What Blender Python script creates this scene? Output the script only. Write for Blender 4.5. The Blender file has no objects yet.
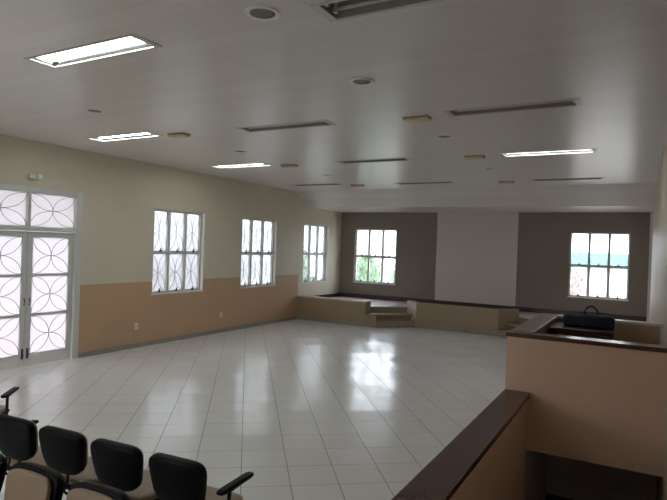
import bpy, bmesh, math, random
from mathutils import Vector, Matrix
random.seed(4)
C = bpy.context.scene.collection
PI = math.pi

# ------------------------------------------------------------------ materials
def node_mat(name):
    m = bpy.data.materials.new(name); m.use_nodes = True
    nt = m.node_tree; b = nt.nodes['Principled BSDF']
    return m, nt, b

def N(nt, kind, **kw):
    n = nt.nodes.new(kind)
    for k, v in kw.items(): setattr(n, k, v)
    return n

def math_(nt, op, a, b=None, c=None):
    n = N(nt, 'ShaderNodeMath', operation=op)
    for i, v in enumerate((a, b, c)):
        if v is None: continue
        if isinstance(v, (int, float)): n.inputs[i].default_value = v
        else: nt.links.new(v, n.inputs[i])
    return n.outputs[0]

def mixc(nt, fac, a, b):
    n = N(nt, 'ShaderNodeMix', data_type='RGBA')
    if isinstance(fac, (int, float)): n.inputs[0].default_value = fac
    else: nt.links.new(fac, n.inputs[0])
    for i, v in ((6, a), (7, b)):
        if isinstance(v, tuple): n.inputs[i].default_value = v if len(v) == 4 else v + (1,)
        else: nt.links.new(v, n.inputs[i])
    return n.outputs[2]

def pos(nt):
    g = N(nt, 'ShaderNodeNewGeometry'); s = N(nt, 'ShaderNodeSeparateXYZ')
    nt.links.new(g.outputs['Position'], s.inputs[0])
    return g, s.outputs[0], s.outputs[1], s.outputs[2]

def srgb(r, g, b):
    f = lambda c: (c/255/12.92 if c/255 <= .04045 else ((c/255+.055)/1.055)**2.4)
    return (f(r), f(g), f(b))

def mat(name, col, rough=.5, metal=0., var=.06, scale=8., bump=0., bscale=60., coat=0., spec=.5):
    m, nt, b = node_mat(name)
    nz = N(nt, 'ShaderNodeTexNoise'); nz.inputs['Scale'].default_value = scale; nz.inputs['Detail'].default_value = 4
    tc = N(nt, 'ShaderNodeTexCoord'); nt.links.new(tc.outputs['Object'], nz.inputs['Vector'])
    lo = tuple(max(0, c*(1-var)) for c in col); hi = tuple(min(1, c*(1+var)) for c in col)
    nt.links.new(mixc(nt, nz.outputs['Fac'], lo, hi), b.inputs['Base Color'])
    b.inputs['Roughness'].default_value = rough; b.inputs['Metallic'].default_value = metal
    b.inputs['Coat Weight'].default_value = coat; b.inputs['Specular IOR Level'].default_value = spec
    if bump:
        n2 = N(nt, 'ShaderNodeTexNoise'); n2.inputs['Scale'].default_value = bscale
        nt.links.new(tc.outputs['Object'], n2.inputs['Vector'])
        bp = N(nt, 'ShaderNodeBump'); bp.inputs['Strength'].default_value = bump; bp.inputs['Distance'].default_value = .01
        nt.links.new(n2.outputs['Fac'], bp.inputs['Height']); nt.links.new(bp.outputs[0], b.inputs['Normal'])
    return m

CREAM = (.63, .575, .455); PEACH = (.53, .35, .21)

def wall_paint(name, low=True):
    m, nt, b = node_mat(name)
    g, x, y, z = pos(nt)
    nz = N(nt, 'ShaderNodeTexNoise'); nz.inputs['Scale'].default_value = 1.3; nz.inputs['Detail'].default_value = 5
    nt.links.new(g.outputs['Position'], nz.inputs['Vector'])
    up = mixc(nt, nz.outputs['Fac'], tuple(c*.95 for c in CREAM), tuple(c*1.05 for c in CREAM))
    lo = mixc(nt, nz.outputs['Fac'], tuple(c*.93 for c in PEACH), tuple(c*1.07 for c in PEACH))
    if low:
        f = math_(nt, 'MULTIPLY', math_(nt, 'LESS_THAN', z, 1.222), math_(nt, 'LESS_THAN', y, 12.76))
        col = mixc(nt, f, up, lo)
    else: col = up
    nt.links.new(col, b.inputs['Base Color'])
    b.inputs['Roughness'].default_value = .55
    n2 = N(nt, 'ShaderNodeTexNoise'); n2.inputs['Scale'].default_value = 25
    nt.links.new(g.outputs['Position'], n2.inputs['Vector'])
    bp = N(nt, 'ShaderNodeBump'); bp.inputs['Strength'].default_value = .12; bp.inputs['Distance'].default_value = .01
    nt.links.new(n2.outputs['Fac'], bp.inputs['Height']); nt.links.new(bp.outputs[0], b.inputs['Normal'])
    return m

def tile_floor(name):
    m, nt, b = node_mat(name)
    g, x, y, z = pos(nt)
    S = .41
    u = math_(nt, 'ADD', math_(nt, 'MULTIPLY', x, .789), math_(nt, 'MULTIPLY', y, .615))
    v = math_(nt, 'ADD', math_(nt, 'MULTIPLY', x, -.615), math_(nt, 'MULTIPLY', y, .789))
    u = math_(nt, 'DIVIDE', math_(nt, 'ADD', u, 20*S-.30), S)
    v = math_(nt, 'DIVIDE', math_(nt, 'ADD', v, 40*S-.378), S)
    def seam(t, w):
        fr = math_(nt, 'FRACT', t)
        d = math_(nt, 'MINIMUM', fr, math_(nt, 'SUBTRACT', 1., fr))
        return math_(nt, 'LESS_THAN', d, w)
    su = seam(u, .008); sv = seam(v, .007)
    cid = N(nt, 'ShaderNodeCombineXYZ')
    nt.links.new(math_(nt, 'FLOOR', u), cid.inputs[0]); nt.links.new(math_(nt, 'FLOOR', v), cid.inputs[1])
    wn = N(nt, 'ShaderNodeTexWhiteNoise', noise_dimensions='3D'); nt.links.new(cid.outputs[0], wn.inputs['Vector'])
    nz = N(nt, 'ShaderNodeTexNoise'); nz.inputs['Scale'].default_value = 3; nz.inputs['Detail'].default_value = 6
    nt.links.new(g.outputs['Position'], nz.inputs['Vector'])
    base = mixc(nt, nz.outputs['Fac'], (.77, .77, .76), (.85, .845, .835))
    base = mixc(nt, math_(nt, 'MULTIPLY', wn.outputs['Value'], .25), base, (.70, .71, .71))
    base = mixc(nt, math_(nt, 'MULTIPLY', sv, .9), base, (.22, .22, .22))
    base = mixc(nt, su, base, (.20, .195, .19))
    nt.links.new(base, b.inputs['Base Color'])
    rr = math_(nt, 'ADD', .2, math_(nt, 'MULTIPLY', math_(nt, 'MAXIMUM', su, sv), .5))
    nt.links.new(rr, b.inputs['Roughness'])
    # every tile lies a hair out of level
    sub = N(nt, 'ShaderNodeVectorMath', operation='SUBTRACT'); nt.links.new(wn.outputs['Color'], sub.inputs[0]); sub.inputs[1].default_value = (.5, .5, .5)
    sc = N(nt, 'ShaderNodeVectorMath', operation='MULTIPLY'); nt.links.new(sub.outputs[0], sc.inputs[0]); sc.inputs[1].default_value = (.034, .034, 0)
    n2 = N(nt, 'ShaderNodeTexNoise'); n2.inputs['Scale'].default_value = 5
    nt.links.new(g.outputs['Position'], n2.inputs['Vector'])
    bp = N(nt, 'ShaderNodeBump'); bp.inputs['Strength'].default_value = .12; bp.inputs['Distance'].default_value = .01
    nt.links.new(n2.outputs['Fac'], bp.inputs['Height'])
    ad = N(nt, 'ShaderNodeVectorMath', operation='ADD'); nt.links.new(bp.outputs[0], ad.inputs[0]); nt.links.new(sc.outputs[0], ad.inputs[1])
    no = N(nt, 'ShaderNodeVectorMath', operation='NORMALIZE'); nt.links.new(ad.outputs[0], no.inputs[0])
    nt.links.new(no.outputs[0], b.inputs['Normal'])
    return m

def pvc_ceiling(name):
    m, nt, b = node_mat(name)
    g, x, y, z = pos(nt)
    t = math_(nt, 'DIVIDE', math_(nt, 'ADD', y, 10.), .2)
    fr = math_(nt, 'FRACT', t)
    d = math_(nt, 'MINIMUM', fr, math_(nt, 'SUBTRACT', 1., fr))
    seam = math_(nt, 'LESS_THAN', d, .014)
    wn = N(nt, 'ShaderNodeTexWhiteNoise', noise_dimensions='1D'); nt.links.new(math_(nt, 'FLOOR', t), wn.inputs['W'])
    col = mixc(nt, wn.outputs['Value'], (.73, .70, .67), (.77, .74, .71))
    col = mixc(nt, math_(nt, 'MULTIPLY', seam, .3), col, (.40, .38, .36))
    nt.links.new(col, b.inputs['Base Color'])
    b.inputs['Roughness'].default_value = .30
    h = math_(nt, 'MULTIPLY', math_(nt, 'POWER', math_(nt, 'MULTIPLY', d, 2.), .5), 1.)
    nz = N(nt, 'ShaderNodeTexNoise'); nz.inputs['Scale'].default_value = 2.5
    nt.links.new(g.outputs['Position'], nz.inputs['Vector'])
    hh = math_(nt, 'ADD', math_(nt, 'MULTIPLY', h, .15), nz.outputs['Fac'])
    bp = N(nt, 'ShaderNodeBump'); bp.inputs['Strength'].default_value = .16; bp.inputs['Distance'].default_value = .01
    nt.links.new(hh, bp.inputs['Height']); nt.links.new(bp.outputs[0], b.inputs['Normal'])
    return m

def glass(name, frost):
    m = bpy.data.materials.new(name); m.use_nodes = True; nt = m.node_tree
    for n in list(nt.nodes):
        if n.type != 'OUTPUT_MATERIAL': nt.nodes.remove(n)
    out = [n for n in nt.nodes if n.type == 'OUTPUT_MATERIAL'][0]
    tr = N(nt, 'ShaderNodeBsdfTransparent'); tr.inputs[0].default_value = (.93, .95, .96, 1)
    tl = N(nt, 'ShaderNodeBsdfTranslucent'); tl.inputs[0].default_value = (.9, .92, .95, 1)
    gl = N(nt, 'ShaderNodeBsdfGlossy'); gl.inputs['Roughness'].default_value = .05
    lw = N(nt, 'ShaderNodeLayerWeight'); lw.inputs[0].default_value = .5
    fr = N(nt, 'ShaderNodeMath', operation='MULTIPLY_ADD'); fr.inputs[1].default_value = .6; fr.inputs[2].default_value = .03
    nt.links.new(math_(nt, 'POWER', lw.outputs['Facing'], 5.), fr.inputs[0])
    m1 = N(nt, 'ShaderNodeMixShader'); m2 = N(nt, 'ShaderNodeMixShader')
    nz = N(nt, 'ShaderNodeTexNoise'); nz.inputs['Scale'].default_value = 40
    f = math_(nt, 'MAXIMUM', math_(nt, 'MULTIPLY_ADD', nz.outputs['Fac'], .15, frost), 0.)
    nt.links.new(f, m1.inputs[0])
    nt.links.new(tr.outputs[0], m1.inputs[1]); nt.links.new(tl.outputs[0], m1.inputs[2])
    nt.links.new(fr.outputs[0], m2.inputs[0]); nt.links.new(m1.outputs[0], m2.inputs[1]); nt.links.new(gl.outputs[0], m2.inputs[2])
    nt.links.new(m2.outputs[0], out.inputs[0])
    return m

def emit(name, col, s):
    m, nt, b = node_mat(name)
    b.inputs['Base Color'].default_value = (.9, .9, .9, 1)
    b.inputs['Emission Color'].default_value = col + (1,); b.inputs['Emission Strength'].default_value = s
    return m

M = {
 'wall': wall_paint('cream_over_peach_paint'), 'cream': wall_paint('cream_paint', False),
 'floor': tile_floor('white_tile'), 'ceiling': pvc_ceiling('white_pvc_planks'),
 'peach': mat('peach_paint', PEACH, .5, var=.08, scale=1.5, bump=.1, bscale=25),
 'brown_wall': mat('taupe_paint', (.235, .195, .165), .6, var=.05, scale=1.2, bump=.1, bscale=25),
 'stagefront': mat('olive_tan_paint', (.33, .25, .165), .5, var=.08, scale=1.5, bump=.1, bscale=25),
 'beige': mat('beige_paint', (.62, .52, .43), .5, var=.05, scale=1.5, bump=.1, bscale=25),
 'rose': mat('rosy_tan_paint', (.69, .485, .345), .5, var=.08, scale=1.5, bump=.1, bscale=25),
 'panel': mat('pale_panel_paint', (.64, .59, .565), .6, var=.03, scale=1),
 'cap': mat('dark_brown_stone', (.088, .034, .021), .24, var=.08, scale=25),
 'sheen_cap': mat('brown_stone_sheen', (.27, .195, .175), .3, var=.15, scale=40),  # pinkish reflection on the brown side coping put into the colour
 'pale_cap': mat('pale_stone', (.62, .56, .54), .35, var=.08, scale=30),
 'stage': mat('pinkish_stage_tile', (.62, .55, .54), .3, var=.06, scale=10),
 'tread': mat('step_stone', (.36, .27, .19), .4, var=.15, scale=20),
 'skirt': mat('grey_tile_skirting', (.29, .275, .235), .35, var=.25, scale=6),
 'darkskirt': mat('dark_skirting', (.055, .03, .025), .35, var=.2, scale=20),
 'frame': mat('white_metal_paint', (.62, .62, .60), .4, var=.04),
 'iron': mat('grey_iron_rod', (.16, .17, .17), .5, metal=.3),
 'latch': mat('black_latch', (.03, .03, .03), .4),
 'glass': glass('window_glass', .06), 'clear': glass('clear_window_glass', -.03), 'frost': glass('frosted_door_glass', .6),
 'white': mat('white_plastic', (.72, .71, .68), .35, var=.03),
 'trough': mat('lit_lamp_trough', (.42, .43, .43), .22, metal=1., var=.05),
 'ringwhite': mat('bright_white_plastic', (.85, .84, .82), .3, var=.02),
 'tray': mat('lamp_tray_enamel', (.60, .58, .55), .35, var=.05),
 'brown_tray': mat('lamp_tray_brown', (.25, .215, .19), .55, var=.3, scale=12),  # mottled brown of some reflectors, downlight faces and box bases
 'yellow': mat('yellowed_plastic', (.62, .53, .31), .4, var=.12, scale=15),
 'tube_on': emit('lit_tube', (.93, 1., .97), 11.), 
 'tube_off': mat('unlit_tube', (.62, .60, .56), .25),
 'dark': mat('dark_cavity', (.05, .045, .04), .7),
 'chrome': mat('dull_metal', (.5, .5, .5), .3, metal=1.),
 'black': mat('black_plastic', (.0032, .0032, .0034), .5, var=.1, bump=.1, bscale=200, spec=.14),
 'blackmetal': mat('black_tube', (.02, .02, .021), .35, metal=.2),
 'tan': mat('tan_vinyl', (.29, .205, .13), .45, var=.08, scale=10, bump=.1, bscale=150),
 'wood': mat('dark_wood', (.045, .02, .012), .35, var=.4, scale=9),
 'navy': mat('navy_canvas', (.008, .012, .032), .8, var=.3, scale=40, bump=.3, bscale=120),
 'stairwell': mat('stairwell_grey_paint', (.80, .74, .73), .6, var=.05),
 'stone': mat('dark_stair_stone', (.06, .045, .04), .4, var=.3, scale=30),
 'ground': mat('pale_paving', (.50, .45, .40), .8, var=.12, scale=3),
 'terracotta': mat('terracotta_tiles', (.55, .33, .25), .7, var=.15, scale=4),
 'yardwall': mat('pale_plaster', (.52, .53, .56), .8, var=.06, scale=1),
 'leaf': mat('leaf_green', (.26, .46, .22), .6, var=.5, scale=3),
 'bark': mat('bark', (.16, .11, .07), .8, var=.3),
 'teal': mat('turquoise_paint', (.10, .33, .36), .6, var=.05),
 'pink': mat('pink_bloom', (.62, .42, .40), .7, var=.25, scale=3),
 'plaster': mat('outer_plaster', (.72, .71, .69), .8, var=.05),
}

# ------------------------------------------------------------------ mesh helpers
def box(bm, x0, x1, y0, y1, z0, z1, mtx=None):
    vs = [bm.verts.new(Vector(p)) for p in ((x0,y0,z0),(x1,y0,z0),(x1,y1,z0),(x0,y1,z0),(x0,y0,z1),(x1,y0,z1),(x1,y1,z1),(x0,y1,z1))]
    if mtx:
        for v in vs: v.co = mtx @ v.co
    for f in ((3,2,1,0),(4,5,6,7),(0,1,5,4),(1,2,6,5),(2,3,7,6),(3,0,4,7)): bm.faces.new([vs[i] for i in f])

def prism(bm, poly, z0, z1):
    lo = [bm.verts.new((x, y, z0)) for x, y in poly]; hi = [bm.verts.new((x, y, z1)) for x, y in poly]
    n = len(poly)
    bm.faces.new(lo[::-1]); bm.faces.new(hi)
    for i in range(n): bm.faces.new((lo[i], lo[(i+1) % n], hi[(i+1) % n], hi[i]))

def tube(bm, pts, r, n=6, closed=False):
    pts = [Vector(p) for p in pts]; rings = []
    for i, p in enumerate(pts):
        if closed: t = pts[(i+1) % len(pts)] - pts[i-1]
        else: t = pts[min(i+1, len(pts)-1)] - pts[max(i-1, 0)]
        t.normalize()
        a = Vector((0, 0, 1)) if abs(t.z) < .9 else Vector((1, 0, 0))
        s = t.cross(a).normalized(); q = t.cross(s)
        rings.append([bm.verts.new(p + r*(math.cos(2*PI*k/n)*s + math.sin(2*PI*k/n)*q)) for k in range(n)])
    m = len(rings)
    for i in range(m if closed else m-1):
        A, B = rings[i], rings[(i+1) % m]
        for k in range(n): bm.faces.new((A[k], A[(k+1) % n], B[(k+1) % n], B[k]))
    if not closed:
        bm.faces.new(rings[0][::-1]); bm.faces.new(rings[-1])

def lathe(bm, prof, cx=0, cy=0, n=24, caps=True):
    rings = []
    for r, z in prof:
        rings.append([bm.verts.new((cx+r*math.cos(2*PI*k/n), cy+r*math.sin(2*PI*k/n), z)) for k in range(n)])
    for A, B in zip(rings, rings[1:]):
        for k in range(n): bm.faces.new((A[k], A[(k+1) % n], B[(k+1) % n], B[k]))
    if caps: bm.faces.new(rings[0][::-1]); bm.faces.new(rings[-1])

def superell(bm, a, b, c, e1=.5, e2=.5, nu=32, nv=16, fn=None):
    """rounded slab: half sizes a (x), c (z) in its face, b (y) its thickness"""
    pw = lambda t, e: math.copysign(abs(t)**e, t)
    rings = []
    for j in range(1, nv):
        ph = -PI/2 + PI*j/nv
        ring = []
        for i in range(nu):
            th = 2*PI*i/nu
            x = a*pw(math.cos(ph), e1)*pw(math.cos(th), e2)
            z = c*pw(math.cos(ph), e1)*pw(math.sin(th), e2)
            y = b*pw(math.sin(ph), e1)
            p = Vector((x, y, z))
            ring.append(bm.verts.new(fn(p) if fn else p))
        rings.append(ring)
    p0 = Vector((0, -b, 0)); p1 = Vector((0, b, 0))
    s = bm.verts.new(fn(p0) if fn else p0); e = bm.verts.new(fn(p1) if fn else p1)
    for A, B in zip(rings, rings[1:]):
        for k in range(nu): bm.faces.new((A[k], A[(k+1) % nu], B[(k+1) % nu], B[k]))
    for k in range(nu):
        bm.faces.new((s, rings[0][(k+1) % nu], rings[0][k])); bm.faces.new((e, rings[-1][k], rings[-1][(k+1) % nu]))

def obj(name, bm, m, parent=None, smooth=False, bevel=0, loc=None):
    bmesh.ops.recalc_face_normals(bm, faces=bm.faces[:])
    me = bpy.data.meshes.new(name); bm.to_mesh(me); bm.free()
    me.materials.append(M[m])
    o = bpy.data.objects.new(name, me); C.objects.link(o)
    if smooth:
        for p in me.polygons: p.use_smooth = True
    if parent: o.parent = parent
    if loc: o.location = loc
    if bevel:
        bv = o.modifiers.new('bevel', 'BEVEL'); bv.width = bevel; bv.segments = 2; bv.limit_method = 'ANGLE'
    return o

def B(): return bmesh.new()

def tag(o, label, cat, group=None, kind=None):
    o['label'] = label; o['category'] = cat
    if group: o['group'] = group
    if kind: o['kind'] = kind
    return o

def thing(name, label, cat, loc=(0,0,0), rz=0, group=None, kind=None):
    o = bpy.data.objects.new(name, None); C.objects.link(o)
    o.location = loc; o.rotation_euler = (0, 0, rz); o.empty_display_size = .1
    return tag(o, label, cat, group, kind)

def struct(name, bm, m, label, cat, **kw):
    return tag(obj(name, bm, m, **kw), label, cat, kind='structure')

def dup(root, loc, rz, label):
    r = root.copy(); C.objects.link(r); r.location = loc; r.rotation_euler = (0, 0, rz); r['label'] = label
    for ch in list(root.children):
        c = ch.copy(); C.objects.link(c); c.parent = r
        for g in ch.children:
            d = g.copy(); C.objects.link(d); d.parent = c
    return r

def holed(us, vs, holes, f):
    """grid sheet in (u, v) with rectangular holes; f maps (u, v) to a point"""
    us = sorted(set(us) | {h[0] for h in holes} | {h[1] for h in holes})
    vs = sorted(set(vs) | {h[2] for h in holes} | {h[3] for h in holes})
    bm = B(); V = {}
    def g(i, j):
        if (i, j) not in V: V[i, j] = bm.verts.new(f(us[i], vs[j]))
        return V[i, j]
    for i in range(len(us)-1):
        for j in range(len(vs)-1):
            cu, cv = (us[i]+us[i+1])/2, (vs[j]+vs[j+1])/2
            if any(h[0] < cu < h[1] and h[2] < cv < h[3] for h in holes): continue
            bm.faces.new((g(i,j), g(i+1,j), g(i+1,j+1), g(i,j+1)))
    return bm

def extrude_sheet(bm, d):
    geo = bmesh.ops.extrude_face_region(bm, geom=bm.faces[:] )
    vs = [e for e in geo['geom'] if isinstance(e, bmesh.types.BMVert)]
    bmesh.ops.translate(bm, verts=vs, vec=Vector(d))

# ------------------------------------------------------------------ the room
W = 8.40; YB = 15.13; ZC = 3.47; ZL = 3.09; YN = -3.0; T = .16
ZS = .48; ZR = .645                       # stage floor, kerb top
LWIN = [(7.57, 8.95), (10.25, 11.63), (12.97, 14.31)]
ZW0, ZW1 = .985, 2.62
DY0, DY1, DZ = 4.25, 5.95, 2.71
ADDED_LWIN = (1.6, 2.98)  # unseen left wall window, added to light the near end
holes = [(a, b, ZW0, ZW1) for a, b in LWIN] + [(ADDED_LWIN[0], ADDED_LWIN[1], ZW0, ZW1), (DY0, DY1, -.2, DZ)]
bm = holed([YN, YB], [-.2, 3.9], holes, lambda u, v: (0, u, v)); extrude_sheet(bm, (-T, 0, 0))
struct('wall_left', bm, 'wall', 'long left wall painted cream above a peach band, with three tall windows', 'wall')
BWIN = [(.49, 1.86), (6.60, 7.94)]; ZB0, ZB1 = .965, 2.59
bm = holed([-T, W+T], [-.2, 3.9], [(a, b, ZB0, ZB1) for a, b in BWIN], lambda u, v: (u, YB, v)); extrude_sheet(bm, (0, T, 0))
struct('wall_back', bm, 'brown_wall', 'taupe back wall of the stage with two windows', 'wall')
bm = B(); box(bm, W, W+T, YN, YB, -3.2, 3.9)
struct('wall_right', bm, 'beige', 'plain beige right wall running to the stage', 'wall')
ADDED_NWIN = [(2.2, 4.2)]  # unseen opening behind the viewer, added to light the near end
bm = holed([-T, W+T], [-3.2, 3.9], [(a, b, .9, 2.7) for a, b in ADDED_NWIN], lambda u, v: (u, YN, v)); extrude_sheet(bm, (0, -T, 0))
struct('wall_near', bm, 'cream', 'wall behind the viewer, with an unseen opening added for light', 'wall')
bm = B(); box(bm, 3.10, 5.32, YB-.012, YB-.001, ZS+.12, ZL-.002)
struct('wall_panel', bm, 'panel', 'tall pale panel in the middle of the taupe stage wall', 'wall panel')

SX0, SX1, SY1 = 7.05, 7.27, 7.55          # stairwell enclosure
bm = holed([0, W], [YN, YB], [(SX0+.1, W, .6, 7.05)], lambda u, v: (u, v, 0)); extrude_sheet(bm, (0, 0, -.15))
struct('floor', bm, 'floor', 'glossy white tiled hall floor with dark joints', 'floor')

FIX = [(1.60, .10, 0), (4.30, .15, 0), (7.05, .25, 0), (1.62, 2.72, 1), (4.31, 2.85, 1), (7.01, 2.98, 1), (1.66, 5.40, 2), (4.28, 5.63, 2), (6.97, 5.72, 2),
       (1.56, 8.18, 3), (4.20, 8.36, 3), (6.94, 8.43, 3), (1.40, 11.22, 4), (3.99, 11.46, 4), (6.88, 11.47, 4)]
FX, FY = .605, .115
bm = holed([0, W], [YN, 12.42], [(x-FX, x+FX, y-FY, y+FY) for x, y, k in FIX], lambda u, v: (u, v, ZC))
a = [bm.verts.new(p) for p in ((0, 12.42, ZC), (W, 12.42, ZC), (W, 13.22, ZL), (0, 13.22, ZL), (W, YB, ZL), (0, YB, ZL))]
bm.faces.new((a[0], a[1], a[2], a[3])); bm.faces.new((a[3], a[2], a[4], a[5]))
struct('ceiling', bm, 'ceiling', 'glossy white plank ceiling stepping down over the stage', 'ceiling')
bm = B(); box(bm, -T, W+T, YN-T, YB+T, 3.9, 4.05)
struct('roof', bm, 'plaster', 'roof slab above the ceiling', 'roof')
bm = B(); box(bm, 0, .022, 5.95+.07, 12.73, 0, .085); box(bm, 0, .022, YN, DY0-.07, 0, .085)
struct('baseboard_left', bm, 'skirt', 'grey tile skirting along the left wall', 'baseboard')
bm = B(); box(bm, W-.022, W, SY1, 12.7, 0, .085)
struct('baseboard_right', bm, 'skirt', 'grey tile skirting along the right wall', 'baseboard')
bm = B(); box(bm, W-.03, W, YN, 12.42, ZC-.035, ZC-.002)
struct('trim_1', bm, 'white', 'thin white cornice along the right wall', 'trim')
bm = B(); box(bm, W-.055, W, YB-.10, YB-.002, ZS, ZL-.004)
struct('painted_light_strip', bm, 'white', 'narrow white strip standing in for window light in the right corner of the stage', 'trim')  # window light grazing the corner wall put in as a white strip

# ---- stage
A0 = (2.39, 12.73); A1 = (3.16, 13.50); MX = lambda p: (W-p[0], p[1])
stage_poly = [(0, 12.87), (1.95, 12.87), (1.99, 13.13), (2.76, 13.90), (3.16, 13.62), (W-3.16, 13.62), (W-2.76, 13.90), (W-1.99, 13.13), (W-1.95, 12.87), (W, 12.87), (W, YB), (0, YB)]
bm = B(); prism(bm, stage_poly, 0, ZS-.025)
struct('stage_base', bm, 'stagefront', 'tan body of the raised stage', 'stage')
bm = B(); prism(bm, stage_poly, ZS-.025, ZS)
struct('stage_floor', bm, 'stage', 'raised pinkish stage platform along the back wall', 'stage')
kl = [(0, 12.73), (2.08, 12.73), (2.08, 13.03), (1.99, 13.13), (1.90, 13.04), (1.95, 12.98), (1.95, 12.87), (0, 12.87)]
kc = [(3.16, 13.50), (W-3.16, 13.50), (W-2.76, 13.90), (W-2.85, 13.99), (W-3.21, 13.63), (3.21, 13.63), (2.85, 13.99), (2.76, 13.90)]
kr = [MX(p) for p in kl][::-1]
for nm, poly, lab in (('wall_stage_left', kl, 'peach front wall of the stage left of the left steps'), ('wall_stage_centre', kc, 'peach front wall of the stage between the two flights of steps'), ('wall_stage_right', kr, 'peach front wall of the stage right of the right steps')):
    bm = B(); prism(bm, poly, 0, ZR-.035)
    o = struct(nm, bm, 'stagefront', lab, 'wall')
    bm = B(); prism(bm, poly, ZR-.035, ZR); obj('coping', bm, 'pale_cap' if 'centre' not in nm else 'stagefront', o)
bm = B(); box(bm, 0, 2.19, 12.712, 12.729, 0, .08); box(bm, 3.16, W-3.16, 13.482, 13.499, 0, .08); box(bm, W-2.19, W, 12.712, 12.729, 0, .08)
struct('baseboard_stage', bm, 'skirt', 'grey tile skirting along the foot of the stage front', 'baseboard')
bm = B(); box(bm, .001, W-.06, YB-.02, YB-.001, ZS, ZS+.12); box(bm, .001, .02, 12.9, YB-.02, ZS, ZS+.10)
struct('baseboard_back', bm, 'darkskirt', 'dark brown skirting along the stage walls', 'baseboard')

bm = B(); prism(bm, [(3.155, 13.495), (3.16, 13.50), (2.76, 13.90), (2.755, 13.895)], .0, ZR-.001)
struct('painted_light_slab', bm, 'pale_cap', 'pale slab standing in for window light on the stage wall end beside the left steps', 'trim')  # window light on this wall end put in as a pale slab

def steps(name, mirror, label):
    root = thing(name, label, 'steps', kind='structure')
    s = math.sqrt(.5)
    def P(e, n):
        p = (A0[0]+s*e-s*n, A0[1]+s*e+s*n)
        return MX(p) if mirror else p
    L = 1.088
    for k, (z0, z1, n0) in enumerate(((0, .16, .0), (.16, .32, .28))):
        bm = B(); prism(bm, [P(0, n0), P(L-.012, n0), P(L-.012, .56), P(0, .56)], z0, z1-.025); obj('riser', bm, 'stagefront', root)
        e0, e1 = ((0, .025), (-.21, .105))[k]
        bm = B(); prism(bm, [P(e0, n0-e1), P(L-.012, n0-e1), P(L-.012, .56), P(e0, .56)], z1-.03, z1); obj('tread', bm, 'tread', root)
    q = [(2.081, 12.731), (2.385, 12.731), (2.081, 13.03)]
    bm = B(); prism(bm, [MX(p) for p in q] if mirror else q, 0, .285); obj('cheek', bm, 'stagefront', root)
    bm = B(); prism(bm, [P(0, -.012), P(L, -.012), P(L, 0), P(0, 0)], 0, .08); obj('skirting', bm, 'skirt', root)
    return root
steps('stage_steps', False, 'two peach steps cut diagonally into the stage front, on the left')
steps('stage_steps', True, 'two peach steps cut diagonally into the stage front, behind the stairwell wall')

# ---- stairwell enclosure
ZP, ZBK = .674, 1.23
bm = B(); box(bm, SX0+.012, SX1-.004, YN, 5.55, -3.2, ZP-.045)
o = struct('wall_parapet', bm, 'rose', 'low peach parapet beside the stairwell with a dark brown cap', 'wall')
bm = B(); box(bm, SX0, SX1+.02, YN, 5.549, ZP-.045, ZP); obj('coping', bm, 'cap', o, bevel=.006)
bm = B(); box(bm, SX0, W, 5.55, 5.70, .12, ZBK-.04)
o = struct('wall_bulkhead', bm, 'rose', 'peach wall hanging over the stair opening with a brown cap', 'wall')
bm = B(); box(bm, SX0-.012, W, 5.535, 5.72, ZBK-.04, ZBK); obj('coping', bm, 'cap', o, bevel=.006)
bm = B(); box(bm, SX0+.01, SX1-.03, 5.70, SY1+.14, -.15, ZBK-.04)
o = struct('wall_stairwell_side', bm, 'peach', 'low wall closing the left side of the stairwell box', 'wall')
bm = B(); box(bm, SX0-.005, SX1, 5.722, SY1+.15, ZBK-.04, ZBK); obj('coping', bm, 'sheen_cap', o, bevel=.006)
bm = B(); box(bm, SX1-.03, W, SY1, SY1+.14, 0, ZBK-.035)
o = struct('wall_stairwell_back', bm, 'peach', 'low peach wall closing the far side of the stairwell box, pale cap', 'wall')
bm = B(); box(bm, SX1+.002, W, SY1-.015, SY1+.15, ZBK-.035, ZBK); obj('coping', bm, 'pale_cap', o, bevel=.006)
bm = B(); box(bm, SX1-.03, W, 5.70, SY1, .12, .20)
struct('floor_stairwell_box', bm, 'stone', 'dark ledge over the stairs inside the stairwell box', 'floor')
bm = B(); box(bm, SX0, W, 7.05, 7.2, -3.2, .119)
struct('wall_stairwell_end', bm, 'stairwell', 'grey end wall at the bottom of the stair opening', 'wall')
bm = B(); box(bm, SX0+.012, SX1-.004, 5.551, 7.05, -3.2, .119)
struct('wall_stairwell_lower', bm, 'stairwell', 'lower side wall of the stairwell', 'wall')
bm = B(); box(bm, SX1, W, 7.035, 7.05, -.95, -.86)
struct('baseboard_stairwell', bm, 'darkskirt', 'dark skirting at the foot of the stairwell end wall', 'baseboard')
bm = B()
box(bm, SX1, W, 2.3, 7.05, -1.15, -.95)
for k in range(5): box(bm, SX1, W, .6+.34*k, .6+.34*(k+1)+.3, -1.15, -.16*(k+1))
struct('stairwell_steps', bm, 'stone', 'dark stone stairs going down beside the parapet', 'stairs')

# ------------------------------------------------------------------ windows and door
def ell_arcs(bm, T_, u0, u1, v0, v1, r, n=10):
    cu, cv = (u0+u1)/2, (v0+v1)/2; a, b = (u1-u0)/2, (v1-v0)/2
    for px, py, t0 in ((u0, cv, -PI/2), (u1, cv, PI/2), (cu, v0, 0), (cu, v1, PI)):
        tube(bm, [T_(px+a*math.cos(t0+PI*k/n), py+b*math.sin(t0+PI*k/n)) for k in range(n+1)], r, 5)

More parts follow.
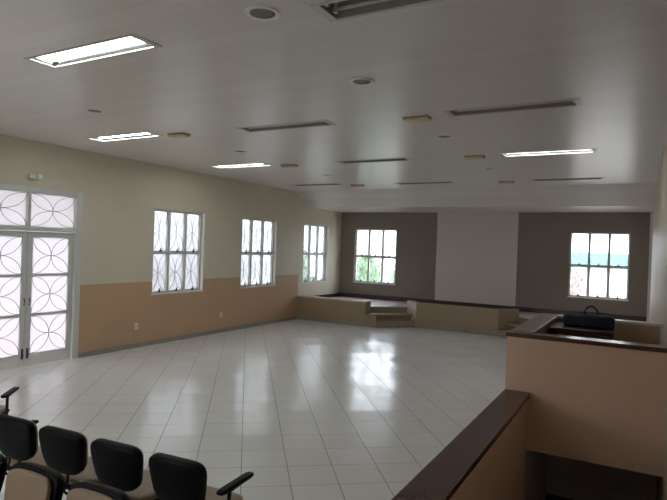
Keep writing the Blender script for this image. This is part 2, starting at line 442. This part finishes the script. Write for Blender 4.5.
def window(name, axis, a0, a1, z0, z1, plane, label, gr=.0058):
    """axis 'y': on the left wall, 'x': on the back wall; plane is the depth of the glass"""
    root = thing(name, label, 'window', kind='structure')
    if axis == 'y':
        P = lambda u, v, d=0: (plane - d, u, v)
        bx = lambda bm, u0, u1, v0, v1, d0, d1: box(bm, plane-d1, plane-d0, u0, u1, v0, v1)
    else:
        P = lambda u, v, d=0: (u, plane + d, v)
        bx = lambda bm, u0, u1, v0, v1, d0, d1: box(bm, u0, u1, plane+d0, plane+d1, v0, v1)
    f, mu = .035, .03
    zm = z0 + (z1-z0)*.485
    bm = B()
    bx(bm, a0+.002, a1-.002, z0+.002, z0+f, -.03, .03); bx(bm, a0+.002, a1-.002, z1-f, z1-.002, -.03, .03)
    bx(bm, a0+.002, a0+f, z0+f, z1-f, -.03, .03); bx(bm, a1-f, a1-.002, z0+f, z1-f, -.03, .03)
    w = (a1-a0)/3
    for k in (1, 2): bx(bm, a0+w*k-mu, a0+w*k+mu, z0+f, z1-f, -.028, .028)
    bx(bm, a0+f, a1-f, zm-.034, zm+.034, -.032, .032)
    obj('window_frame', bm, 'frame', root)
    bm = B(); bx(bm, a0+f, a1-f, z0+f, z1-f, .0, .004); obj('glass', bm, 'glass' if axis == 'y' else 'clear', root)
    bm = B(); lt = []
    for k in range(3):
        u0 = a0+w*k+(f if k == 0 else mu); u1 = a0+w*(k+1)-(f if k == 2 else mu)
        for v0, v1 in ((z0+f, zm-.034), (zm+.034, z1-f)):
            ell_arcs(bm, lambda u, v: P(u, v, .014), u0, u1, v0, v1, gr)
            lt.append(((u0+u1)/2, v0))
    obj('grille', bm, 'iron', root, smooth=True)
    for u, v in lt:
        bm = B(); bx(bm, u-.03, u+.03, v-.02, v+.012, -.045, -.03); bx(bm, u-.011, u+.011, v+.0, v+.05, -.06, -.04)
        obj('latch', bm, 'latch', root)
    return root
gx = -.10
for i, (a, b) in enumerate(LWIN):
    window(f'window_{i+1}', 'y', a, b, ZW0, ZW1, gx, ['six-pane left wall window nearest the glass door', 'six-pane left wall window in the middle', 'six-pane left wall window beside the stage'][i])
window('window_4', 'x', *BWIN[0], ZB0, ZB1, YB+.09, 'stage wall window on the left, green shrubs behind', .004)
window('window_5', 'x', *BWIN[1], ZB0, ZB1, YB+.09, 'stage wall window on the right, turquoise roof behind', .004)
window('window_6', 'y', *ADDED_LWIN, ZW0, ZW1, gx, 'unseen left wall window outside the picture, added for light')  # window_6 is unseen, added to light the near end
# thin pale reveals and sills round the window openings
bm = B()
for a, b in LWIN:
    box(bm, -.06, .012, a-.03, b+.03, ZW0-.03, ZW0+.001)
    box(bm, -.06, .006, b-.001, b+.025, ZW0, ZW1+.02)
struct('trim_3', bm, 'white', 'thin white sills and edges of the left wall windows', 'trim')
bm = B()
for a, b in BWIN: box(bm, a-.02, b+.02, YB-.012, YB+.05, ZB0-.025, ZB0+.001)
struct('trim_4', bm, 'white', 'thin white sills of the stage windows', 'trim')

door = thing('door_1', 'white double door with arc-patterned glass and a transom light', 'door', kind='structure')
dx0, dx1 = -.10, -.02
bm = B()
box(bm, dx0-.02, .012, DY0-.06, DY0+.04, 0, DZ+.05); box(bm, dx0-.02, .012, DY1-.06, DY1+.05, 0, DZ+.05)
box(bm, dx0-.02, .012, DY0+.04, DY1-.06, DZ-.04, DZ+.05); box(bm, dx0-.02, .005, DY0+.04, DY1-.06, 2.085, 2.16)
dm = 5.10
box(bm, dx0, dx1+.01, dm-.025, dm+.025, 2.16, DZ-.04)
box(bm, dx0-.05, -.03, DY0+.04, DY1-.06, -.02, .006)
obj('door_frame', bm, 'frame', door, bevel=.004)
for (y0, y1) in ((DY0+.045, dm-.025), (dm+.025, DY1-.065)):
    bm = B(); box(bm, -.062, -.058, y0, y1, 2.16, DZ-.04); obj('transom_glass', bm, 'frost', door)
    bm = B(); ell_arcs(bm, lambda u, v: (-.045, u, v), y0, y1, 2.16, DZ-.04, .0045, 14); obj('transom_grille', bm, 'iron', door, smooth=True)
ROWS = [(.19, .77), (.81, 1.385), (1.425, 1.99)]
for y0, y1, side in ((DY0+.045, dm-.004, 1), (dm+.004, DY1-.065, -1)):
    s0, s1 = y0+.085, y1-.07
    if side == -1: s0, s1 = y0+.09, y1-.075
    bm = B()
    box(bm, -.085, -.04, y0, s0, .008, 2.08); box(bm, -.085, -.04, s1, y1, .008, 2.08)
    zs = [.008, ROWS[0][0], ROWS[0][1], ROWS[1][0], ROWS[1][1], ROWS[2][0], ROWS[2][1], 2.08]
    for k in (0, 2, 4, 6): box(bm, -.085, -.04, s0, s1, zs[k], zs[k+1])
    leaf = obj('door_leaf', bm, 'frame', door, bevel=.004)
    bm = B()
    for v0, v1 in ROWS: box(bm, -.064, -.060, s0, s1, v0, v1)
    obj('door_glass', bm, 'frost', leaf)
    bm = B()
    for v0, v1 in ROWS: ell_arcs(bm, lambda u, v: (-.048, u, v), s0, s1, v0, v1, .0045, 14)
    obj('door_grille', bm, 'iron', leaf, smooth=True)
    hy = y1-.03 if side == 1 else y0+.045
    bm = B(); tube(bm, [(-.035, hy, .95), (-.015, hy, .955), (-.008, hy, 1.0), (-.015, hy, 1.045), (-.035, hy, 1.05)], .008, 8)
    obj('door_handle', bm, 'latch', leaf, smooth=True)
    bm = B(); box(bm, -.04, -.028, hy-.014, hy+.014, .12, .28); box(bm, -.03, -.012, hy-.01, hy+.01, .16, .20); obj('bolt', bm, 'latch', leaf)

# ------------------------------------------------------------------ ceiling fittings
lit = {(4.30, .15), (4.31, 2.85), (1.66, 5.40), (1.56, 8.18), (6.94, 8.43)}  # the lit lamp above the viewer is unseen, added as fill
rows = ['unseen added row above the viewer', 'nearest row', 'second row', 'third row', 'last row before the stage']
cols = ['on the window side', 'along the middle of the ceiling', 'on the right side']
def fixture(on, label, x, y):
    t = thing('ceiling_light', label, 'ceiling light', (x, y, ZC), 0, 'recessed twin-tube ceiling lights')
    bm = B(); h = .085
    X, Y = FX-.004, FY-.004
    v = lambda a, b, c: bm.verts.new((a, b, c))
    o_ = [v(-X,-Y,0), v(X,-Y,0), v(X,Y,0), v(-X,Y,0)]; i_ = [v(-X+.02,-Y+.035,h), v(X-.02,-Y+.035,h), v(X-.02,Y-.035,h), v(-X+.02,Y-.035,h)]
    bm.faces.new(i_)
    for k in range(4): bm.faces.new((o_[k], o_[(k+1) % 4], i_[(k+1) % 4], i_[k]))
    # ridge between the tubes
    a = [v(-X+.08,-.02,h-.001), v(X-.08,-.02,h-.001), v(X-.08,.02,h-.001), v(-X+.08,.02,h-.001), v(-X+.08,0,.025), v(X-.08,0,.025)]
    for f in ((0,1,5,4), (2,3,4,5), (1,2,5), (3,0,4)): bm.faces.new([a[k] for k in f])
    obj('reflector', bm, 'trough' if on else 'brown_tray', t)
    bm = B(); q = .018
    for (x0,x1,y0,y1) in ((-FX-.05,FX+.05,-FY-q,-FY+.004), (-FX-.05,FX+.05,FY-.004,FY+q), (-FX-.05,-FX+.004,-FY+.004,FY-.004), (FX-.004,FX+.05,-FY+.004,FY-.004)):
        box(bm, x0, x1, y0, y1, -.008, -.0005)
    obj('rim', bm, 'tray', t)
    for s in (-1, 1):
        bm = B(); tube(bm, [(-.575, s*.056, .035), (.575, s*.056, .035)], .0145, 10); tb = obj('tube', bm, 'tube_on' if on else 'tube_off', t, smooth=True)
        for e in (-1, 1):
            bm = B(); box(bm, e*.583-.012, e*.583+.012, s*.056-.015, s*.056+.015, .012, h-.002)
            obj('lamp_holder', bm, 'white', t)
    return t
on_p = off_p = None
for x, y, row in FIX:
    on = (x, y) in lit
    lab = f"{'lit' if on else 'unlit'} twin-tube recessed ceiling light, {rows[row]}, {cols[int(x/2.9)]}"
    p = on_p if on else off_p
    if p is None:
        p = fixture(on, lab, x, y)
        if on: on_p = p
        else: off_p = p
    else: dup(p, (x, y, ZC), 0, lab)

def downlight(x, y, label):
    t = thing('downlight', label, 'downlight', (x, y, ZC), 0, 'round recessed downlights')
    bm = B(); lathe(bm, [(.080, -.001), (.116, -.001), (.116, -.004), (.108, -.012), (.088, -.010), (.080, -.004)], n=28, caps=False); obj('ring', bm, 'ringwhite', t)
    bm = B(); lathe(bm, [(.0798, -.0012), (.0798, -.002), (.05, -.003), (.02, -.0035)], n=24); obj('lamp_face', bm, 'brown_tray', t, smooth=True)
    return t
dl = None
for x, y, lab in ((6.02, 2.82, 'round recessed downlight nearest the viewer, beside an unlit tube light'), (5.97, 4.35, 'round recessed downlight, second from the viewer along the middle'),
    (5.92, 6.85, 'dark round downlight in the middle of the ceiling behind a yellowed box'), (5.80, 9.75, 'small round downlight beyond the lit right tube light'),
    (2.64, 4.18, 'round recessed downlight nearest the viewer on the window side'), (2.58, 6.90, 'round recessed downlight between the two far lit window side lights'), (2.5, 9.8, 'round recessed downlight farthest along the window side')):
    if dl is None: dl = downlight(x, y, lab)
    else: dup(dl, (x, y, ZC), 0, lab)
yb = None
for x, y, lab in ((5.95, 5.78, 'yellowed box lamp on the ceiling, largest one, near the centre'), (5.90, 8.42, 'yellowed box lamp on the ceiling left of the lit right tube light'),
    (5.72, 11.6, 'yellowed box lamp on the ceiling near the stage, in line with the pale panel'), (2.60, 5.54, 'yellowed box lamp on the ceiling right of the second lit light on the window side'),
    (2.52, 8.38, 'yellowed box lamp on the ceiling right of the far lit light on the window side'), (2.35, 11.5, 'yellowed box lamp on the ceiling near the stage, window side')):
    if yb is None:
        yb = thing('ceiling_box_lamp', lab, 'ceiling lamp', (x, y, ZC), 0, 'yellowed box lamps on the ceiling')
        bm = B(); box(bm, -.15, .15, -.075, .075, -.012, -.001); obj('base', bm, 'brown_tray', yb, bevel=.004)
        bm = B(); box(bm, -.142, .142, -.068, .068, -.042, -.012); obj('diffuser', bm, 'yellow', yb, bevel=.012)
    else: dup(yb, (x, y, ZC), 0, lab)

# ------------------------------------------------------------------ wall fittings
for y, z, lab in ((7.21, .40, 'white outlet low on the peach wall under the first window'), (9.59, .39, 'white outlet low on the peach wall between the windows')):
    t = thing('wall_outlet', lab, 'outlet', (0, y, z), 0, 'outlets on the left wall')
    bm = B(); box(bm, 0.001, .012, -.04, .04, -.06, .06); obj('cover_plate', bm, 'white', t, bevel=.003)
    bm = B(); box(bm, .012, .015, -.02, .02, -.022, .022); obj('socket', bm, 'tray', t)
t = thing('wall_lamp', 'small white emergency lamp on the wall above the glass door', 'wall lamp', (0, 5.13, 2.915))
bm = B(); box(bm, .001, .06, -.09, .06, -.035, .03); obj('housing', bm, 'white', t, bevel=.008)
bm = B(); superell(bm, .045, .035, .045, .7, 1., 20, 10, lambda p: Vector((.075+p.y, .05+p.x, p.z+.01))); obj('lamp_head', bm, 'white', t, smooth=True)
t = thing('wall_outlet', 'small white outlet on the right wall above the stairwell box', 'outlet', (W, 6.60, 1.30))
bm = B(); box(bm, -.012, -.001, -.035, .035, -.05, .05); obj('cover_plate', bm, 'white', t, bevel=.003)
bm = B(); box(bm, -.015, -.012, -.018, .018, -.02, .02); obj('socket', bm, 'dark', t)

# ------------------------------------------------------------------ cabinet and bag inside the stairwell box
t = thing('cabinet', 'dark wooden cabinet inside the stairwell box under the navy bag', 'cabinet', (7.60, 7.13, .20))
bm = B(); box(bm, -.325, .325, -.33, .36, 0, .94); obj('body', bm, 'wood', t, bevel=.006)
bm = B(); box(bm, -.33, .335, -.35, .37, .94, .968); obj('top', bm, 'wood', t, bevel=.006)
for s in (-1, 1):
    bm = B(); box(bm, min(s*.005, s*.315), max(s*.005, s*.315), -.348, -.331, .05, .92); d = obj('door', bm, 'wood', t, bevel=.004)
    bm = B(); superell(bm, .014, .014, .014, 1, 1, 12, 8, lambda p: p+Vector((s*.05, -.36, .5))); obj('knob', bm, 'chrome', d, smooth=True)
t = thing('duffel_bag', 'navy bag with a raised loop handle lying on the dark cabinet', 'bag', (7.66, 7.12, 1.168), .04)
def bagfn(p):
    sag = .012*math.sin(p.x*14)+.01*math.sin(p.x*31+1)
    return Vector((p.x, p.y, p.z+.072+(sag if p.z > 0 else 0)))
bm = B(); superell(bm, .275, .13, .072, .4, .25, 48, 20, bagfn); obj('body', bm, 'navy', t, smooth=True)
bm = B(); tube(bm, [(-.055+.0*k, -.02, .13) if k == 0 else (-.055+.11*(.5-.5*math.cos(PI*k/14))+0.05*(k/14), -.02, .14+.105*math.sin(PI*k/14)) for k in range(15)], .010, 8); obj('handle', bm, 'navy', t, smooth=True)
for sx in (-.06, .11):
    bm = B(); box(bm, sx-.018, sx+.018, -.136, -.125, .02, .14); obj('strap', bm, 'navy', t, bevel=.003)
bm = B(); tube(bm, [(-.22+.044*k, .03, .158+.012*math.sin((-.22+.044*k)*14)+.004) for k in range(11)], .006, 6); obj('zipper', bm, 'latch', t, smooth=True)

# ------------------------------------------------------------------ beam seating
SP = .467
def bench(label, loc, rz, n=4):
    """sitters face +y; local x runs along the beam from -n/2 to n/2 places"""
    t = thing('beam_seating', label, 'bench seating', loc, rz, 'beam seating with black backs and tan seats')
    L = n*SP
    bm = B(); box(bm, -L/2-.03, L/2+.03, .10, .16, .335, .375); obj('beam', bm, 'blackmetal', t, bevel=.006)
    for s in (-1, 1):
        bm = B(); x = s*(L/2-.30)
        box(bm, x-.025, x+.025, .105, .155, .04, .336); box(bm, x-.025, x+.025, -.12, .40, .012, .045)
        for yy in (-.11, .39): lathe(bm, [(.02, 0), (.022, .006), (.015, .014)], x, yy, 12)
        obj('leg', bm, 'blackmetal', t, bevel=.004)
        bm = B(); x = s*(L/2+.025)
        tube(bm, [(x, .13, .36), (x, .135, .50), (x, .14, .595)], .013, 8); tube(bm, [(x, .14, .59), (x, .30, .598), (x, .33, .60)], .011, 8)
        a = obj('armrest', bm, 'blackmetal', t, smooth=True)
        bm = B(); superell(bm, .027, .014, .165, .45, .35, 24, 12, lambda p: Vector((x+p.x, .20+p.z, .612+p.y))); obj('arm_pad', bm, 'black', a, smooth=True)
    lean = math.radians(9)
    def back(p, cx, dy):
        # tapered slightly towards the bottom, dished towards the sitter, leaning back
        k = 1 + .13*(p.z/.15)
        q = Vector((p.x*k, p.y + 1.1*p.x*p.x*.5 + .35*p.z*p.z, p.z))
        y = q.y*math.cos(lean) - q.z*math.sin(lean); z = q.z*math.cos(lean) + q.y*math.sin(lean)
        return Vector((cx+q.x, y+dy, z+.640))
    for i in range(n):
        cx = -L/2 + SP*(i+.5)
        bm = B(); superell(bm, .188, .034, .145, .38, .48, 48, 18, lambda p: back(p, cx, -.015)); bk = obj('backrest', bm, 'black', t, smooth=True)
        bm = B(); superell(bm, .160, .022, .130, .45, .48, 44, 16, lambda p: back(p, cx, .032)); obj('back_pad', bm, 'tan', bk, smooth=True)
        for s in (-1, 1):
            bm = B(); tube(bm, [(cx+s*.05, .10, .36), (cx+s*.05, .0, .375), (cx+s*.05, -.03, .41), (cx+s*.05, .0, .46), (cx+s*.05, .005, .52)], .011, 6)
            obj('back_bracket', bm, 'blackmetal', t, smooth=True)
        def seat(p, dz):
            y = p.z; z = p.y
            k = 1 + .07*(y/.2)
            return Vector((cx+p.x*k, y+.235, z+dz+.25*(p.x**2) - .25*max(0, y-.08)**1.5))
        bm = B(); superell(bm, .20, .018, .205, .4, .45, 44, 12, lambda p: seat(p, .395)); st = obj('seat', bm, 'black', t, smooth=True)
        bm = B(); superell(bm, .192, .026, .198, .5, .45, 44, 12, lambda p: seat(p, .425)); obj('seat_pad', bm, 'tan', st, smooth=True)
    return t
ROT = math.radians(4)
c0 = Vector((5.215, 2.27))
b0 = bench('beam seating facing the hall, black backs toward the viewer, armrest at right', (c0.x, c0.y, 0), ROT)
dup(b0, (5.65, 1.80, 0), PI+math.radians(3), 'beam seating nearest the viewer, showing its tan back pads')
dup(b0, (2.71, 2.13, 0), math.radians(40), 'beam seating cut by the left picture edge, only an armrest end in view')

# ------------------------------------------------------------------ outside
bm = holed([-40, 48], [-30, 70], [(-T, W+T, YN-T, YB+T)], lambda u, v: (u, v, -.2)); extrude_sheet(bm, (0, 0, -.2))
struct('ground', bm, 'ground', 'pale paved ground outside', 'ground')
bm = B(); box(bm, -3.2, -T-.02, -6, 9.5, -.2, -.03)
struct('terrace', bm, 'terracotta', 'terracotta terrace outside the glass door', 'terrace')
bm = B(); box(bm, -2.2, -T-.01, -6, 17, 3.0, 3.12)  # unseen slab, added to dim the sky behind the left windows
struct('sky_blocker', bm, 'plaster', 'unseen slab added outside the left windows to cut the sky light', 'roof')
bm = B(); box(bm, -3.9, -3.7, -20, 30, -.2, 3.3)  # height raised to dim the left windows
tag(obj('garden_wall', bm, 'yardwall'), 'tall pale garden wall seen through the left windows, raised to cut the sky light', 'wall')

def shrub(x, y, h, w, label, m='leaf', n=620):
    t = thing('shrub', label, 'shrub', (x, y, -.2), 0, 'shrubs outside the windows')
    bm = B()
    for k in range(7):
        a = random.random()*6.28; r = w*.5*random.random()
        tube(bm, [(0, 0, 0), (r*.4*math.cos(a), r*.4*math.sin(a), h*.4), (r*math.cos(a), r*math.sin(a), h*.85)], .012, 5)
    obj('stem', bm, 'bark', t)
    bm = B()
    for k in range(n):
        a = random.random()*6.28; z = h*(.12+.88*random.random()); r = w*.55*math.sqrt(random.random())*math.sin(PI*min(1, .15+.85*z/h))**.5
        p = Vector((r*math.cos(a), r*math.sin(a), z))
        d = Vector((random.gauss(0, .5), random.gauss(0, .5), 1)).normalized(); s = d.cross(Vector((random.gauss(0,1), random.gauss(0,1), .1))).normalized()
        l = .22+.2*random.random(); ww = .045
        vs = [bm.verts.new(q) for q in (p, p+d*l*.5+s*ww, p+d*l+Vector((0,0,-.02)), p+d*l*.5-s*ww)]
        bm.faces.new(vs)
    obj('foliage', bm, m, t)
shrub(-.55, 18.2, 1.75, 1.0, 'leafy green shrub at the left of the left stage window')
shrub(.40, 19.4, 1.55, .9, 'leafy green shrub in the middle of the left stage window')
shrub(1.15, 18.0, 1.5, .7, 'thin shrub at the right of the left stage window', n=120)
shrub(-1.9, 15.6, 1.9, 1.0, 'leafy green shrub outside the window beside the stage')
shrub(5.75, 26.5, 1.45, .8, 'pink flowering bush behind the right stage window', 'pink', 500)
t = thing('building', 'low white building with a turquoise roof band beyond the right stage window', 'building', (7.6, 31, -.2))
bm = B(); box(bm, -6, 9, 0, 5, 0, 1.65); obj('wall', bm, 'plaster', t)
bm = B(); box(bm, -6.3, 9.3, -.5, 5.3, 1.65, 2.36); obj('roof', bm, 'teal', t)

# ------------------------------------------------------------------ light
w = bpy.data.worlds.new('overcast'); bpy.context.scene.world = w; w.use_nodes = True
nt = w.node_tree; bg = nt.nodes['Background']
tc = N(nt, 'ShaderNodeTexCoord'); sp = N(nt, 'ShaderNodeSeparateXYZ'); nt.links.new(tc.outputs['Generated'], sp.inputs[0])
rp = N(nt, 'ShaderNodeValToRGB'); nt.links.new(sp.outputs[2], rp.inputs[0])
rp.color_ramp.elements[0].color = (.93, .96, 1., 1); rp.color_ramp.elements[1].color = (.82, .90, 1., 1)
nt.links.new(rp.outputs[0], bg.inputs[0]); bg.inputs[1].default_value = 2.3
def portal(loc, rot, sx, sy):
    l = bpy.data.lights.new('daylight_portal', 'AREA'); l.shape = 'RECTANGLE'; l.size = sx; l.size_y = sy; l.cycles.is_portal = True
    o = bpy.data.objects.new('daylight_portal', l); C.objects.link(o); o.location = loc; o.rotation_euler = rot
for a, b in LWIN + [ADDED_LWIN]: portal((-T-.01, (a+b)/2, (ZW0+ZW1)/2), (0, -PI/2, 0), ZW1-ZW0, b-a)
portal((-T-.01, (DY0+DY1)/2, DZ/2), (0, -PI/2, 0), DZ, DY1-DY0)
for a, b in ADDED_NWIN: portal(((a+b)/2, YN-T-.01, 1.8), (PI/2, 0, 0), b-a, 1.8)
for a, b in BWIN: portal(((a+b)/2, YB+T+.01, (ZB0+ZB1)/2), (-PI/2, 0, 0), b-a, ZB1-ZB0)

# ------------------------------------------------------------------ camera
cam = bpy.data.cameras.new('camera'); co = bpy.data.objects.new('camera', cam); C.objects.link(co)
cam.sensor_width = 36; cam.lens = 36*551.3/667; cam.clip_start = .05
yaw, pit, rol = math.radians(29.081), math.radians(-.295), math.radians(1.999)
f = Vector((-math.sin(yaw)*math.cos(pit), math.cos(yaw)*math.cos(pit), math.sin(pit)))
r = Vector((math.cos(yaw), math.sin(yaw), 0)); u = r.cross(f)
r2 = math.cos(rol)*r + math.sin(rol)*u; u2 = -math.sin(rol)*r + math.cos(rol)*u
m = Matrix((r2, u2, -f)).transposed().to_4x4(); m.translation = Vector((8.162, 0, 2.0))
co.matrix_world = m
s = bpy.context.scene; s.camera = co
s.view_settings.view_transform = 'Standard'; s.view_settings.look = 'None'; s.view_settings.gamma = 1; s.view_settings.use_curve_mapping = False
s.view_settings.exposure = 1.78
s.cycles.max_bounces = 10; s.cycles.diffuse_bounces = 6; s.cycles.glossy_bounces = 4; s.cycles.transparent_max_bounces = 12
s.cycles.sample_clamp_indirect = 6
